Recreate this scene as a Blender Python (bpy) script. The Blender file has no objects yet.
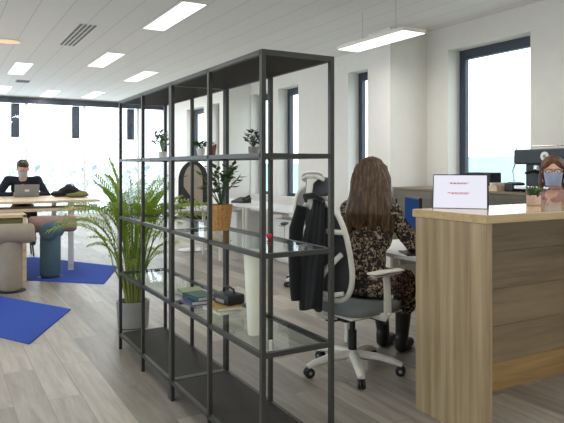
import bpy, bmesh, math, random
from mathutils import Vector, Matrix, noise
random.seed(7)
S = bpy.context.scene
COL = S.collection
PI = math.pi
# ------------------------------------------------------------------ camera
TH = math.radians(29.8)
cd = bpy.data.cameras.new('camera'); cam = bpy.data.objects.new('camera', cd); COL.objects.link(cam)
cam.location = (0, 0, 1.32); cam.rotation_euler = (PI/2, 0, -TH)
cd.sensor_width = 36; cd.lens = 600/564*36; cd.shift_y = -44.5/564; cd.clip_start = .05; cd.clip_end = 300
S.camera = cam
# ------------------------------------------------------------------ world + exposure
S.view_settings.view_transform = 'Standard'; S.view_settings.look = 'None'
S.view_settings.gamma = 1; S.view_settings.use_curve_mapping = False
S.view_settings.exposure = -.48
W = bpy.data.worlds.new('world'); S.world = W; W.use_nodes = True
nt = W.node_tree; nt.nodes.clear()
bg = nt.nodes.new('ShaderNodeBackground'); wo = nt.nodes.new('ShaderNodeOutputWorld')
bg.inputs[0].default_value = (.84, .93, 1.0, 1); bg.inputs[1].default_value = 5.0
nt.links.new(bg.outputs[0], wo.inputs[0])
LAMP = .85            # strength of the room's own ceiling lamps

# ------------------------------------------------------------------ materials
def lin(c):
    return tuple((x/12.92 if x <= .04045 else ((x+.055)/1.055)**2.4) for x in (v/255 for v in c))
def mat(name, rgb, rough=.6, metal=0, bump=0, bscale=60, spec=.5, var=0, vscale=8, sheen=0, stretch=None):
    m = bpy.data.materials.new(name); m.use_nodes = True
    t = m.node_tree; b = t.nodes['Principled BSDF']
    c = lin(rgb)
    b.inputs['Base Color'].default_value = (*c, 1); b.inputs['Roughness'].default_value = rough
    b.inputs['Metallic'].default_value = metal; b.inputs['Specular IOR Level'].default_value = spec
    if sheen: b.inputs['Sheen Weight'].default_value = sheen
    tc = t.nodes.new('ShaderNodeTexCoord'); mp = t.nodes.new('ShaderNodeMapping')
    t.links.new(tc.outputs['Object'], mp.inputs[0])
    if stretch: mp.inputs['Scale'].default_value = stretch
    n = t.nodes.new('ShaderNodeTexNoise'); n.inputs['Scale'].default_value = vscale; n.inputs['Detail'].default_value = 4
    t.links.new(mp.outputs[0], n.inputs['Vector'])
    r = t.nodes.new('ShaderNodeValToRGB'); v = var or .04
    r.color_ramp.elements[0].position = .3; r.color_ramp.elements[1].position = .7
    r.color_ramp.elements[0].color = (*[x*(1-v) for x in c], 1); r.color_ramp.elements[1].color = (*[min(1, x*(1+v)) for x in c], 1)
    t.links.new(n.outputs['Fac'], r.inputs[0]); t.links.new(r.outputs[0], b.inputs['Base Color'])
    if bump:
        n2 = t.nodes.new('ShaderNodeTexNoise'); n2.inputs['Scale'].default_value = bscale
        t.links.new(mp.outputs[0], n2.inputs['Vector'])
        bp = t.nodes.new('ShaderNodeBump'); bp.inputs['Strength'].default_value = bump; bp.inputs['Distance'].default_value = .01
        t.links.new(n2.outputs['Fac'], bp.inputs['Height']); t.links.new(bp.outputs[0], b.inputs['Normal'])
    return m
def emit(name, rgb, strength):
    m = bpy.data.materials.new(name); m.use_nodes = True; t = m.node_tree; t.nodes.clear()
    e = t.nodes.new('ShaderNodeEmission'); o = t.nodes.new('ShaderNodeOutputMaterial')
    e.inputs[0].default_value = (*lin(rgb), 1); e.inputs[1].default_value = strength
    t.links.new(e.outputs[0], o.inputs[0]); return m
def glass(name, tint=(248, 252, 250), ior=.38):
    m = bpy.data.materials.new(name); m.use_nodes = True; t = m.node_tree; t.nodes.clear()
    tr = t.nodes.new('ShaderNodeBsdfTransparent'); g = t.nodes.new('ShaderNodeBsdfGlossy'); f = t.nodes.new('ShaderNodeLayerWeight'); f.inputs['Blend'].default_value = .5
    pw = t.nodes.new('ShaderNodeMath'); pw.operation = 'POWER'; pw.inputs[1].default_value = 5
    ml = t.nodes.new('ShaderNodeMath'); ml.operation = 'MULTIPLY_ADD'; ml.inputs[1].default_value = ior; ml.inputs[2].default_value = .03
    t.links.new(f.outputs['Facing'], pw.inputs[0]); t.links.new(pw.outputs[0], ml.inputs[0])
    mx = t.nodes.new('ShaderNodeMixShader'); o = t.nodes.new('ShaderNodeOutputMaterial')
    tr.inputs[0].default_value = (*lin(tint), 1); g.inputs['Roughness'].default_value = .02
    t.links.new(ml.outputs[0], mx.inputs[0]); t.links.new(tr.outputs[0], mx.inputs[1]); t.links.new(g.outputs[0], mx.inputs[2])
    t.links.new(mx.outputs[0], o.inputs[0]); return m
def wood(name, cols, scale, rough=.45, fine=(1, 1, 1)):
    """grain running along the axis whose scale is smallest"""
    m = bpy.data.materials.new(name); m.use_nodes = True; t = m.node_tree; b = t.nodes['Principled BSDF']
    tc = t.nodes.new('ShaderNodeTexCoord'); mp = t.nodes.new('ShaderNodeMapping'); mp.inputs['Scale'].default_value = scale
    t.links.new(tc.outputs['Object'], mp.inputs[0])
    n = t.nodes.new('ShaderNodeTexNoise'); n.inputs['Scale'].default_value = 1; n.inputs['Detail'].default_value = 5; n.inputs['Roughness'].default_value = .6
    t.links.new(mp.outputs[0], n.inputs['Vector'])
    r = t.nodes.new('ShaderNodeValToRGB'); r.color_ramp.elements[0].position = .3; r.color_ramp.elements[1].position = .72
    r.color_ramp.elements[0].color = (*lin(cols[0]), 1); r.color_ramp.elements[1].color = (*lin(cols[2]), 1)
    e = r.color_ramp.elements.new(.5); e.color = (*lin(cols[1]), 1)
    t.links.new(n.outputs['Fac'], r.inputs[0]); t.links.new(r.outputs[0], b.inputs['Base Color'])
    b.inputs['Roughness'].default_value = rough
    bp = t.nodes.new('ShaderNodeBump'); bp.inputs['Strength'].default_value = .15; bp.inputs['Distance'].default_value = .003
    t.links.new(n.outputs['Fac'], bp.inputs['Height']); t.links.new(bp.outputs[0], b.inputs['Normal'])
    return m

M = {}
M['wall'] = mat('wall_paint', (230, 227, 220), .8, bump=.05, bscale=150, var=.015)
M['post'] = mat('dark_steel', (62, 63, 60), .38, metal=.35, var=.05)
M['board'] = mat('dark_board', (44, 39, 36), .6, spec=.25, var=.12, vscale=30)
M['glass'] = glass('shelf_glass')
M['pane'] = glass('window_glass', (252, 254, 255), .4)
M['winframe'] = mat('window_frame_paint', (58, 66, 80), .45, var=.05)
M['white'] = mat('white_plastic', (225, 223, 214), .4)
M['white_lam'] = mat('white_laminate', (228, 228, 226), .35)
M['black'] = mat('black_plastic', (26, 26, 28), .5)
M['black_fab'] = mat('black_wool', (19, 21, 24), .95, bump=.3, bscale=300, sheen=.2)
M['mesh'] = mat('grey_chair_mesh', (86, 87, 90), .85, bump=.5, bscale=500)
M['lgrey'] = mat('light_grey_fabric', (165, 165, 165), .9, bump=.4, bscale=400)
M['seat'] = mat('grey_seat_fabric', (122, 128, 128), .9, bump=.4, bscale=400)
M['chrome'] = mat('steel', (200, 200, 200), .25, metal=1)
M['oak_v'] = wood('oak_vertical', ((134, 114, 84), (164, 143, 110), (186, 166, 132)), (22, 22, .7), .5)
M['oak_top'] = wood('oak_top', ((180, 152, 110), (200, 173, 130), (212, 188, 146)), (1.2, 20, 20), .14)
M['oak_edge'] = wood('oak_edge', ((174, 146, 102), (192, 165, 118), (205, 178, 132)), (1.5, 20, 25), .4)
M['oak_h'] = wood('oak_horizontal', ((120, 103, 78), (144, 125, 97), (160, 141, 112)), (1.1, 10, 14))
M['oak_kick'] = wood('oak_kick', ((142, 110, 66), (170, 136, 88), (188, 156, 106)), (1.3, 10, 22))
M['table_wood'] = wood('table_birch', ((200, 172, 136), (222, 198, 164), (236, 216, 186)), (1.2, 14, 14), .4)
M['sideboard'] = wood('sideboard_face', ((84, 78, 66), (98, 91, 78), (112, 104, 90)), (12, 1, 12))
M['blue'] = mat('blue_carpet', (40, 78, 178), .95, bump=.4, bscale=200, var=.08, vscale=60)
M['beige_fab'] = mat('beige_felt', (168, 156, 140), .95, bump=.3, bscale=250, var=.06)
M['teal_fab'] = mat('teal_felt', (82, 108, 120), .95, bump=.3, bscale=250, var=.08)
M['pink_fab'] = mat('dusty_pink_felt', (172, 144, 138), .95, bump=.3, bscale=250, var=.08)
M['olive_fab'] = mat('olive_felt', (112, 112, 66), .95, bump=.3, bscale=250, var=.08)
M['leaf'] = mat('palm_leaf', (136, 162, 74), .5, var=.3, vscale=6)
def translucent(m, rgb, f):
    t = m.node_tree; b = t.nodes['Principled BSDF']; o = t.nodes['Material Output']
    tl = t.nodes.new('ShaderNodeBsdfTranslucent'); tl.inputs[0].default_value = (*lin(rgb), 1); mx = t.nodes.new('ShaderNodeMixShader'); mx.inputs[0].default_value = f
    t.links.new(b.outputs[0], mx.inputs[1]); t.links.new(tl.outputs[0], mx.inputs[2]); t.links.new(mx.outputs[0], o.inputs['Surface'])
translucent(M['leaf'], (190, 214, 84), .5)
M['leaf2'] = mat('dark_leaf', (62, 92, 46), .5, var=.3, vscale=20)
M['leaf3'] = mat('pale_leaf', (140, 158, 128), .6, var=.2, vscale=20)
M['leaf4'] = mat('dark_purple_leaf', (58, 64, 62), .5, var=.2, vscale=20)
M['stem'] = mat('green_stem', (128, 136, 66), .6, var=.2)
M['soil'] = mat('soil', (48, 38, 30), .95, bump=.8, bscale=80)
M['grey_pot'] = mat('grey_pot', (142, 142, 140), .7, var=.08)
M['wicker'] = mat('wicker', (186, 138, 78), .8, bump=1, bscale=120, var=.2, vscale=60)
M['terracotta'] = mat('terracotta', (142, 84, 62), .8)
M['ceramic'] = mat('white_ceramic', (228, 228, 220), .3)
M['skin'] = mat('skin', (206, 160, 136), .55, var=.04)
M['skin2'] = mat('skin_pale', (214, 168, 146), .55, var=.04)
M['navy'] = mat('navy_knit', (30, 33, 48), .95, bump=.3, bscale=200)
M['mask_blue'] = mat('blue_mask', (204, 220, 244), .8)
M['mask_white'] = mat('white_mask', (220, 222, 224), .8)
M['eye_white'] = mat('eye_white', (235, 232, 228), .3)
M['eye_dark'] = mat('eye_iris', (40, 28, 22), .3)
M['tights'] = mat('dark_tights', (42, 34, 32), .8)
M['boot'] = mat('dark_leather_boot', (34, 28, 26), .5)

def hairmat(name, a, b, c):
    m = wood(name, (a, b, c), (60, 60, 4), .45); return m
M['hair_brown'] = hairmat('long_brown_hair', (46, 33, 20), (78, 57, 35), (128, 98, 62))
M['hair_auburn'] = hairmat('auburn_hair', (62, 32, 24), (92, 52, 36), (118, 70, 48))
M['hair_dark'] = hairmat('dark_hair', (40, 32, 26), (56, 46, 38), (78, 66, 54))
def floral(name, base, c1, c2, scale=26, th=.58):
    m = bpy.data.materials.new(name); m.use_nodes = True; t = m.node_tree; b = t.nodes['Principled BSDF']
    tc = t.nodes.new('ShaderNodeTexCoord')
    n = t.nodes.new('ShaderNodeTexNoise'); n.inputs['Scale'].default_value = scale; n.inputs['Detail'].default_value = 1.5; n.inputs['Distortion'].default_value = 1.5
    t.links.new(tc.outputs['Object'], n.inputs['Vector'])
    r = t.nodes.new('ShaderNodeValToRGB'); r.color_ramp.interpolation = 'CONSTANT'
    r.color_ramp.elements[0].position = 0; r.color_ramp.elements[0].color = (*lin(base), 1)
    r.color_ramp.elements[1].position = th; r.color_ramp.elements[1].color = (*lin(c1), 1)
    e = r.color_ramp.elements.new(th+.07); e.color = (*lin(c2), 1)
    t.links.new(n.outputs['Fac'], r.inputs[0]); t.links.new(r.outputs[0], b.inputs['Base Color'])
    b.inputs['Roughness'].default_value = .85
    return m
M['dress'] = floral('floral_dress', (36, 30, 30), (128, 112, 94), (178, 156, 134), 36, .52)
M['blouse'] = floral('mauve_blouse', (168, 126, 120), (196, 158, 150), (140, 98, 94), 40, .5)

# ceiling : long metal planks with fine joints, floor : grey oak vinyl planks
def planks(name, c1, c2, joint, bw, bh, mortar, rough, rot, grain=0, gscale=(1, 1, 1), bump=.3, gcol=None):
    m = bpy.data.materials.new(name); m.use_nodes = True; t = m.node_tree; b = t.nodes['Principled BSDF']
    tc = t.nodes.new('ShaderNodeTexCoord'); mp = t.nodes.new('ShaderNodeMapping'); mp.inputs['Rotation'].default_value = (0, 0, rot)
    t.links.new(tc.outputs['Object'], mp.inputs[0])
    br = t.nodes.new('ShaderNodeTexBrick'); br.inputs['Scale'].default_value = 1
    br.inputs['Brick Width'].default_value = bw; br.inputs['Row Height'].default_value = bh
    br.inputs['Mortar Size'].default_value = mortar; br.inputs['Mortar Smooth'].default_value = .2
    br.inputs['Color1'].default_value = (*lin(c1), 1); br.inputs['Color2'].default_value = (*lin(c2), 1); br.inputs['Mortar'].default_value = (*lin(joint), 1)
    t.links.new(mp.outputs[0], br.inputs['Vector'])
    out = br.outputs['Color']
    if grain:
        m2 = t.nodes.new('ShaderNodeMapping'); m2.inputs['Scale'].default_value = gscale
        t.links.new(mp.outputs[0], m2.inputs[0])
        n = t.nodes.new('ShaderNodeTexNoise'); n.inputs['Scale'].default_value = 1; n.inputs['Detail'].default_value = 6; n.inputs['Distortion'].default_value = .6
        n.inputs['Roughness'].default_value = .6
        # offset the grain per plank
        ad = t.nodes.new('ShaderNodeVectorMath'); ad.operation = 'ADD'
        sc = t.nodes.new('ShaderNodeVectorMath'); sc.operation = 'SCALE'; sc.inputs['Scale'].default_value = 60
        t.links.new(br.outputs['Color'], sc.inputs[0]); t.links.new(m2.outputs[0], ad.inputs[0]); t.links.new(sc.outputs[0], ad.inputs[1])
        t.links.new(ad.outputs[0], n.inputs['Vector'])
        r = t.nodes.new('ShaderNodeValToRGB'); r.color_ramp.elements[0].position = .32; r.color_ramp.elements[1].position = .62
        r.color_ramp.elements[0].color = (*gcol, 1); r.color_ramp.elements[1].color = (1, 1, 1, 1)
        t.links.new(n.outputs['Fac'], r.inputs[0])
        mx = t.nodes.new('ShaderNodeMix'); mx.data_type = 'RGBA'; mx.blend_type = 'MULTIPLY'; mx.inputs[0].default_value = grain
        t.links.new(out, mx.inputs[6]); t.links.new(r.outputs[0], mx.inputs[7]); out = mx.outputs[2]
    t.links.new(out, b.inputs['Base Color']); b.inputs['Roughness'].default_value = rough
    bp = t.nodes.new('ShaderNodeBump'); bp.inputs['Strength'].default_value = bump; bp.inputs['Distance'].default_value = .004; bp.invert = True
    t.links.new(br.outputs['Fac'], bp.inputs['Height']); t.links.new(bp.outputs[0], b.inputs['Normal'])
    return m
M['ceiling'] = planks('ceiling_planks', (234, 231, 228), (230, 227, 224), (200, 197, 194), 60, .3, .005, .6, PI/2, bump=.1)
M['floor'] = planks('floor_planks', (186, 178, 168), (142, 135, 126), (140, 134, 127), 1.2, .18, .0025, .4, PI/2,
                    grain=.75, gscale=(2.2, 22, 1), gcol=(.58, .56, .54), bump=.15)
def film():
    m = bpy.data.materials.new('printed_window_film'); m.use_nodes = True; t = m.node_tree; t.nodes.clear()
    tc = t.nodes.new('ShaderNodeTexCoord'); n = t.nodes.new('ShaderNodeTexNoise'); n.inputs['Scale'].default_value = 8; n.inputs['Detail'].default_value = 4; n.inputs['Distortion'].default_value = 1
    t.links.new(tc.outputs['Object'], n.inputs['Vector'])
    r = t.nodes.new('ShaderNodeValToRGB'); r.color_ramp.elements[0].position = .34; r.color_ramp.elements[1].position = .47
    r.color_ramp.elements[0].color = (.34, .40, .40, 1); r.color_ramp.elements[1].color = (.80, .84, .86, 1)
    t.links.new(n.outputs['Fac'], r.inputs[0])
    a = t.nodes.new('ShaderNodeBsdfTransparent'); tl = t.nodes.new('ShaderNodeBsdfTranslucent'); mx = t.nodes.new('ShaderNodeMixShader'); mx.inputs[0].default_value = .25
    o = t.nodes.new('ShaderNodeOutputMaterial')
    t.links.new(r.outputs[0], a.inputs[0]); tl.inputs[0].default_value = (.8, .82, .85, 1)
    t.links.new(a.outputs[0], mx.inputs[1]); t.links.new(tl.outputs[0], mx.inputs[2]); t.links.new(mx.outputs[0], o.inputs[0]); return m
M['film'] = film()

# ------------------------------------------------------------------ mesh builder
def V(*a): return Vector(a)
class MB:
    def __init__(s): s.b = bmesh.new()
    def _x(s, vs, mx):
        if mx is not None: bmesh.ops.transform(s.b, matrix=mx, verts=vs)
        return s
    def box(s, x0, x1, y0, y1, z0, z1, mx=None, bev=0, seg=2):
        r = bmesh.ops.create_cube(s.b, size=1)['verts']
        bmesh.ops.transform(s.b, matrix=Matrix.Translation(((x0+x1)/2, (y0+y1)/2, (z0+z1)/2)) @ Matrix.Diagonal((x1-x0, y1-y0, z1-z0, 1)), verts=r)
        if bev:
            es = list({e for v in r for e in v.link_edges})
            q = bmesh.ops.bevel(s.b, geom=es, offset=bev, segments=seg, affect='EDGES', profile=.5)
            r = list({v for f in q['faces'] for v in f.verts} | {v for v in r if v.is_valid})
        return s._x(r, mx)
    def loft(s, rings, cap=True, closed=True):
        n = len(rings[0]); vs = [[s.b.verts.new(p) for p in r] for r in rings]
        for a, c in zip(vs, vs[1:]):
            for i in range(n if closed else n-1):
                s.b.faces.new((a[i], a[(i+1) % n], c[(i+1) % n], c[i]))
        if cap and closed:
            s.b.faces.new(list(reversed(vs[0]))); s.b.faces.new(vs[-1])
        return s
    def tube(s, pts, rad, n=10, cap=True):
        pts = [Vector(p) for p in pts]; k = len(pts)
        rads = rad if isinstance(rad, (list, tuple)) else [rad]*k
        rings = []; up = None
        for i, p in enumerate(pts):
            d = (pts[min(i+1, k-1)] - pts[max(i-1, 0)]).normalized()
            if up is None:
                up = V(0, 0, 1) if abs(d.z) < .9 else V(1, 0, 0)
            u = (up - d*up.dot(d)).normalized(); w = d.cross(u); up = u
            rings.append([p + (u*math.cos(a)+w*math.sin(a))*rads[i] for a in (2*PI*j/n for j in range(n))])
        return s.loft(rings, cap)
    def flat(s, pts, w, h, up=(0, 0, 1)):
        """rectangular section bar along pts; w sideways, h along up"""
        pts = [Vector(p) for p in pts]; k = len(pts); rings = []; up = Vector(up)
        ws = w if isinstance(w, (list, tuple)) else [w]*k
        hs = h if isinstance(h, (list, tuple)) else [h]*k
        for i, p in enumerate(pts):
            d = (pts[min(i+1, k-1)] - pts[max(i-1, 0)]).normalized()
            sd = d.cross(up).normalized(); u = sd.cross(d).normalized()
            a, b = ws[i]/2, hs[i]/2; c = .35
            ring = []
            for (q, r) in ((1, c), (c, 1), (-c, 1), (-1, c), (-1, -c), (-c, -1), (c, -1), (1, -c)):
                ring.append(p + sd*a*q + u*b*r)
            rings.append(ring)
        return s.loft(rings)
    def lathe(s, prof, c=(0, 0, 0), n=24, mx=None, ribs=0, ramp=0):
        c = Vector(c); rings = []
        for (r, z) in prof:
            rings.append([c + V(math.cos(a)*(r+ramp*math.cos(ribs*a)), math.sin(a)*(r+ramp*math.cos(ribs*a)), z) for a in (2*PI*j/n for j in range(n))])
        b0 = set(s.b.verts); s.loft(rings)
        if mx is not None: s._x([v for v in s.b.verts if v not in b0], mx)
        return s
    def ball(s, c, r, n=12, mx=None):
        rr = r if isinstance(r, (list, tuple)) else (r, r, r)
        q = bmesh.ops.create_uvsphere(s.b, u_segments=n+4, v_segments=n, radius=1)['verts']
        m_ = Matrix.Translation(c) @ (mx or Matrix()) @ Matrix.Diagonal((*rr, 1))
        bmesh.ops.transform(s.b, matrix=m_, verts=q); return s
    def cap_(s, a, b, ra, rb, n=12):
        """tapered capsule"""
        a = Vector(a); b = Vector(b)
        s.tube([a, a.lerp(b, .5), b], [ra, (ra+rb)/2, rb], n); s.ball(a, ra, 10); s.ball(b, rb, 10); return s
    def quad(s, pts):
        s.b.faces.new([s.b.verts.new(p) for p in pts]); return s
    def prism(s, pts, z0, z1):
        return s.loft([[V(x, y, z0) for x, y in pts], [V(x, y, z1) for x, y in pts]])
    def build(s, name, m, parent=None, smooth=True, loc=None, angle=40):
        bmesh.ops.recalc_face_normals(s.b, faces=s.b.faces)
        me = bpy.data.meshes.new(name); s.b.to_mesh(me); s.b.free()
        if smooth:
            me.shade_smooth()
            try: me.set_sharp_from_angle(angle=math.radians(angle))
            except Exception: pass
        o = bpy.data.objects.new(name, me); COL.objects.link(o)
        if isinstance(m, (list, tuple)):
            for q in m: me.materials.append(q)
        else: me.materials.append(m)
        if parent: o.parent = parent
        if loc: o.location = loc
        return o
def tag(o, label=None, cat=None, group=None, kind=None):
    for k, v in (('label', label), ('category', cat), ('group', group), ('kind', kind)):
        if v: o[k] = v
    return o
def empty(name, loc=(0, 0, 0), rz=0, label=None, cat=None, group=None):
    o = bpy.data.objects.new(name, None); COL.objects.link(o); o.location = loc; o.rotation_euler = (0, 0, rz)
    o.empty_display_size = .1
    return tag(o, label, cat, group)
def struct(o): o['kind'] = 'structure'; return o
def copy_tree(o, parent=None):
    c = o.copy(); COL.objects.link(c); c.parent = parent
    for ch in list(o.children): copy_tree(ch, c)
    return c
def remesh(mb, voxel, smooth=4, fac=.5):
    """fuse all shapes in a builder into ONE continuous surface"""
    me = bpy.data.meshes.new('tmp'); bmesh.ops.recalc_face_normals(mb.b, faces=mb.b.faces); mb.b.to_mesh(me); mb.b.free()
    o = bpy.data.objects.new('tmp', me); COL.objects.link(o)
    r = o.modifiers.new('r', 'REMESH'); r.mode = 'VOXEL'; r.voxel_size = voxel
    s_ = o.modifiers.new('s', 'SMOOTH'); s_.iterations = smooth; s_.factor = fac
    dg = bpy.context.evaluated_depsgraph_get(); dg.update()
    nm = bpy.data.meshes.new_from_object(o.evaluated_get(dg))
    bpy.data.objects.remove(o); bpy.data.meshes.remove(me)
    nm.materials.clear()
    out = MB(); out.b.from_mesh(nm); bpy.data.meshes.remove(nm)
    return out

# ------------------------------------------------------------------ ROOM
XR, YF, ZC = 5.25, 15.4, 2.987
XL, YB = -3.6, -2.6
WT = .32
struct(MB().box(XL-WT, XR+WT, YB-WT, YF+WT, -.1, 0).build('floor', M['floor'], smooth=False))
struct(MB().box(XL-WT, XR+WT, YB-WT, YF+WT, ZC, ZC+.15).build('ceiling', M['ceiling'], smooth=False))
wins = [(-1.8, -.7), (.06, 1.2), (2.06, 3.2), (4.06, 5.20), (6.40, 7.20), (8.62, 9.30), (9.66, 10.37), (11.25, 12.35), (12.75, 13.85)]  # leading entries are unseen windows, added to brighten the near floor
ZS, ZT = .78, 2.71
wr = MB(); y = YB-WT
for a, b in wins:
    wr.box(XR, XR+WT, y, a, 0, ZC); wr.box(XR, XR+WT, a, b, 0, ZS); wr.box(XR, XR+WT, a, b, ZT, ZC); y = b
wr.box(XR, XR+WT, y, YF+WT, 0, ZC)
struct(wr.build('wall_right', M['wall'], smooth=False))
struct(MB().box(XL, XR, YB-WT, YB, 0, ZC).build('wall_back', M['wall'], smooth=False))
lw = MB(); y = YB-WT
lwins = [(-1, 1.5), (2.5, 5), (6, 8.5), (9.5, 12)]
for a, b in lwins:
    lw.box(XL-WT, XL, y, a, 0, ZC); lw.box(XL-WT, XL, a, b, 0, .5); lw.box(XL-WT, XL, a, b, 2.66, ZC); y = b
lw.box(XL-WT, XL, y, YF+WT, 0, ZC)
struct(lw.build('wall_left', M['wall'], smooth=False))
# piers on the window wall
struct(MB().box(4.66, XR, 5.55, 5.98, 0, ZC).build('trim_1', M['wall'], smooth=False))
struct(MB().box(4.78, XR, 10.40, 10.82, 0, ZC).build('trim_2', M['wall'], smooth=False))
# baseboard
struct(MB().box(XR-.015, XR, YB, 5.55, 0, .08).box(XR-.015, XR, 5.98, 10.4, 0, .08).box(XR-.015, XR, 10.82, YF, 0, .08).build('baseboard_right', M['white'], smooth=False))
def portal(loc, rot, sx, sy):
    l = bpy.data.lights.new('daylight_portal', 'AREA'); l.shape = 'RECTANGLE'; l.size = sx; l.size_y = sy; l.cycles.is_portal = True
    o = bpy.data.objects.new('daylight_portal', l); COL.objects.link(o); o.location = loc; o.rotation_euler = rot
for i, (a, b) in enumerate(wins):
    w = empty('window_%d' % (i+1), (XR+.19, a, ZS)); struct(w)
    L = b-a; H = ZT-ZS; f = MB(); t = .075
    f.box(0, .07, 0, t, 0, H).box(0, .07, L-t, L, 0, H).box(0, .07, t, L-t, 0, t).box(0, .07, t, L-t, H-.11, H)
    fr = f.build('window_frame', M['winframe'], w, smooth=False); struct(fr)
    s_ = MB().box(-.012, 0, L-t-.028, L-t, t, H-.11).build('inner_sash', M['winframe'], w, smooth=False); struct(s_)
    p = MB().box(.03, .038, t, L-t, t, H-.11).build('pane', M['pane'], w, smooth=False); struct(p)
    sl = MB().box(-.20, 0, .002, L-.002, .0, .02).build('window_sill', M['white_lam'], w, smooth=False); struct(sl)
    portal((XR+.30, (a+b)/2, (ZS+ZT)/2), (0, PI/2, 0), H, L)
for i, (a, b) in enumerate(lwins):
    w = empty('window_%d' % (i+20), (XL-.16, a, .5)); struct(w); L = b-a; H = 2.16; t = .07
    f = MB().box(0, .06, 0, t, 0, H).box(0, .06, L-t, L, 0, H).box(0, .06, t, L-t, 0, t).box(0, .06, t, L-t, H-t, H)
    struct(f.build('window_frame', M['winframe'], w, smooth=False)); struct(MB().box(.02, .03, t, L-t, t, H-t).build('pane', M['pane'], w, smooth=False))
    portal((XL-.2, (a+b)/2, .5+H/2), (0, -PI/2, 0), H, L)
# far glazed wall : header, slim mullions, clear panes, printed film low down
HZ = 2.965
struct(MB().box(XL, XR, YF, YF+WT, HZ, ZC).build('wall_far', M['wall'], smooth=False))
struct(MB().box(XL, XR, YF-.04, YF+.1, HZ-.13, HZ).build('trim_3', M['winframe'], smooth=False))
struct(MB().box(XL, XR, YF+.0, YF+.1, 0, .12).build('trim_4', M['white_lam'], smooth=False))
mx_ = [XL, -2.2, -.55, 1.10, 2.02+.0, 3.28, 4.6, XR]
mx_ = [XL, -2.3, -.95, .44, 1.82, 3.16, 4.52, XR]
for i in range(len(mx_)-1):
    a, b = mx_[i], mx_[i+1]
    w = empty('window_%d' % (i+30), (a, YF, .12)); struct(w); H = HZ-.13-.12; L = b-a
    f = MB().box(-.03, .03, 0, .08, 0, H).box(.03, L-.03, 0, .08, 0, .04)
    struct(f.build('window_frame', M['white_lam'], w, smooth=False))
    struct(MB().box(.03, L-.03, .03, .04, .04, H).build('pane', M['pane'], w, smooth=False))
    struct(MB().box(.03, L-.03, .022, .026, .04, 1.32).build('window_film', M['film'], w, smooth=False))
portal(((XL+XR)/2, YF+.2, 1.4), (-PI/2, 0, 0), XR-XL, 2.5)
# short dark cladding strips hanging behind the far glass
for i, x in enumerate((1.59, 2.98, 4.36)):
    tag(MB().box(x-.09, x+.09, YF+.14, YF+.26, 2.03, HZ-.13, bev=.01).box(x-.05, x+.05, YF+.12, YF+.15, 2.05, 2.6).build('blind_stack', M['winframe'], smooth=False),
        ['dark vertical strip hanging from header of far glazing, left of seated man\'s window post' , 'dark vertical strip hanging from header of far glazing, above the dark bag on the table', 'dark vertical strip on far glazing seen through the first shelving bay'][i], 'blind')
# outside
tag(MB().box(24, 40, 8, 30, -4, 1.85).box(24, 40, 31, 46, -4, 1.6).build('distant_building', mat('distant_facade', (168, 196, 190), .8, var=.1, vscale=.5), smooth=False),
    'pale turquoise low building seen through the right window', 'building')
struct(MB().box(XR+.5, 80, -40, 80, -4.1, -4.0).build('trim_5', mat('outside_ground', (150, 160, 150), .9), smooth=False))

# ------------------------------------------------------------------ CEILING LAMPS
def area(loc, sx, sy, power, col=(1, .955, .895), parent=None):
    l = bpy.data.lights.new('lamp_light', 'AREA'); l.shape = 'RECTANGLE'; l.size = sx; l.size_y = sy; l.energy = power; l.color = col
    o = bpy.data.objects.new('lamp_light', l); COL.objects.link(o); o.location = loc
    if parent: o.parent = parent
M['lamp'] = emit('lamp_diffuser', (255, 252, 244), 3.2)
M['lampframe'] = mat('lamp_frame', (225, 225, 222), .4)
def ceiling_lamp(x, y, label, group='recessed linear ceiling lights'):
    e = empty('ceiling_light', (x, y, ZC), 0, label, 'ceiling light', group)
    t = .012
    MB().box(-.14, .14, -.69, -.69+t, -.006, .0).box(-.14, .14, .69-t, .69, -.006, 0).box(-.14, -.14+t, -.69, .69, -.006, 0).box(.14-t, .14, -.69, .69, -.006, 0).build('frame', M['lampframe'], e, smooth=False)
    MB().box(-.128, .128, -.678, .678, -.004, 0).build('diffuser', M['lamp'], e, smooth=False)
    area((0, 0, -.012), .25, 1.35, 26*LAMP, parent=e)
for x, y, lb in [(2.26, 6.40, 'large bright recessed ceiling panel light, nearest to the camera above the shelving'),
                 (2.26, 9.50, 'recessed ceiling panel light, second in line behind the largest one'),
                 (3.23, 10.9, 'recessed ceiling panel light just left of the shelving top'),
                 (1.20, 11.05, 'recessed ceiling panel light near left picture edge beside the small dark vent'),
                 (2.2, 14.45, 'small far recessed ceiling light above and right of the seated man'),
                 (3.1, 14.2, 'small far recessed ceiling light above the right dark strip of the glazing'),
                 (1.2, 14.2, 'small far recessed ceiling light at the left picture edge'),
                 (4.2, 13.2, 'far recessed ceiling light seen through the shelving top bay')]:
    ceiling_lamp(x, y, lb)
for x, y in [(-1.5, 1), (-1.5, 4.2), (-1.5, 7.4), (-1.5, 10.6), (.6, -.8), (3.6, -.8), (3.6, 2.0), (.8, 2.2)]:
    ceiling_lamp(x, y, 'recessed ceiling panel light outside the picture', 'ceiling lights outside the picture')
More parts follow.
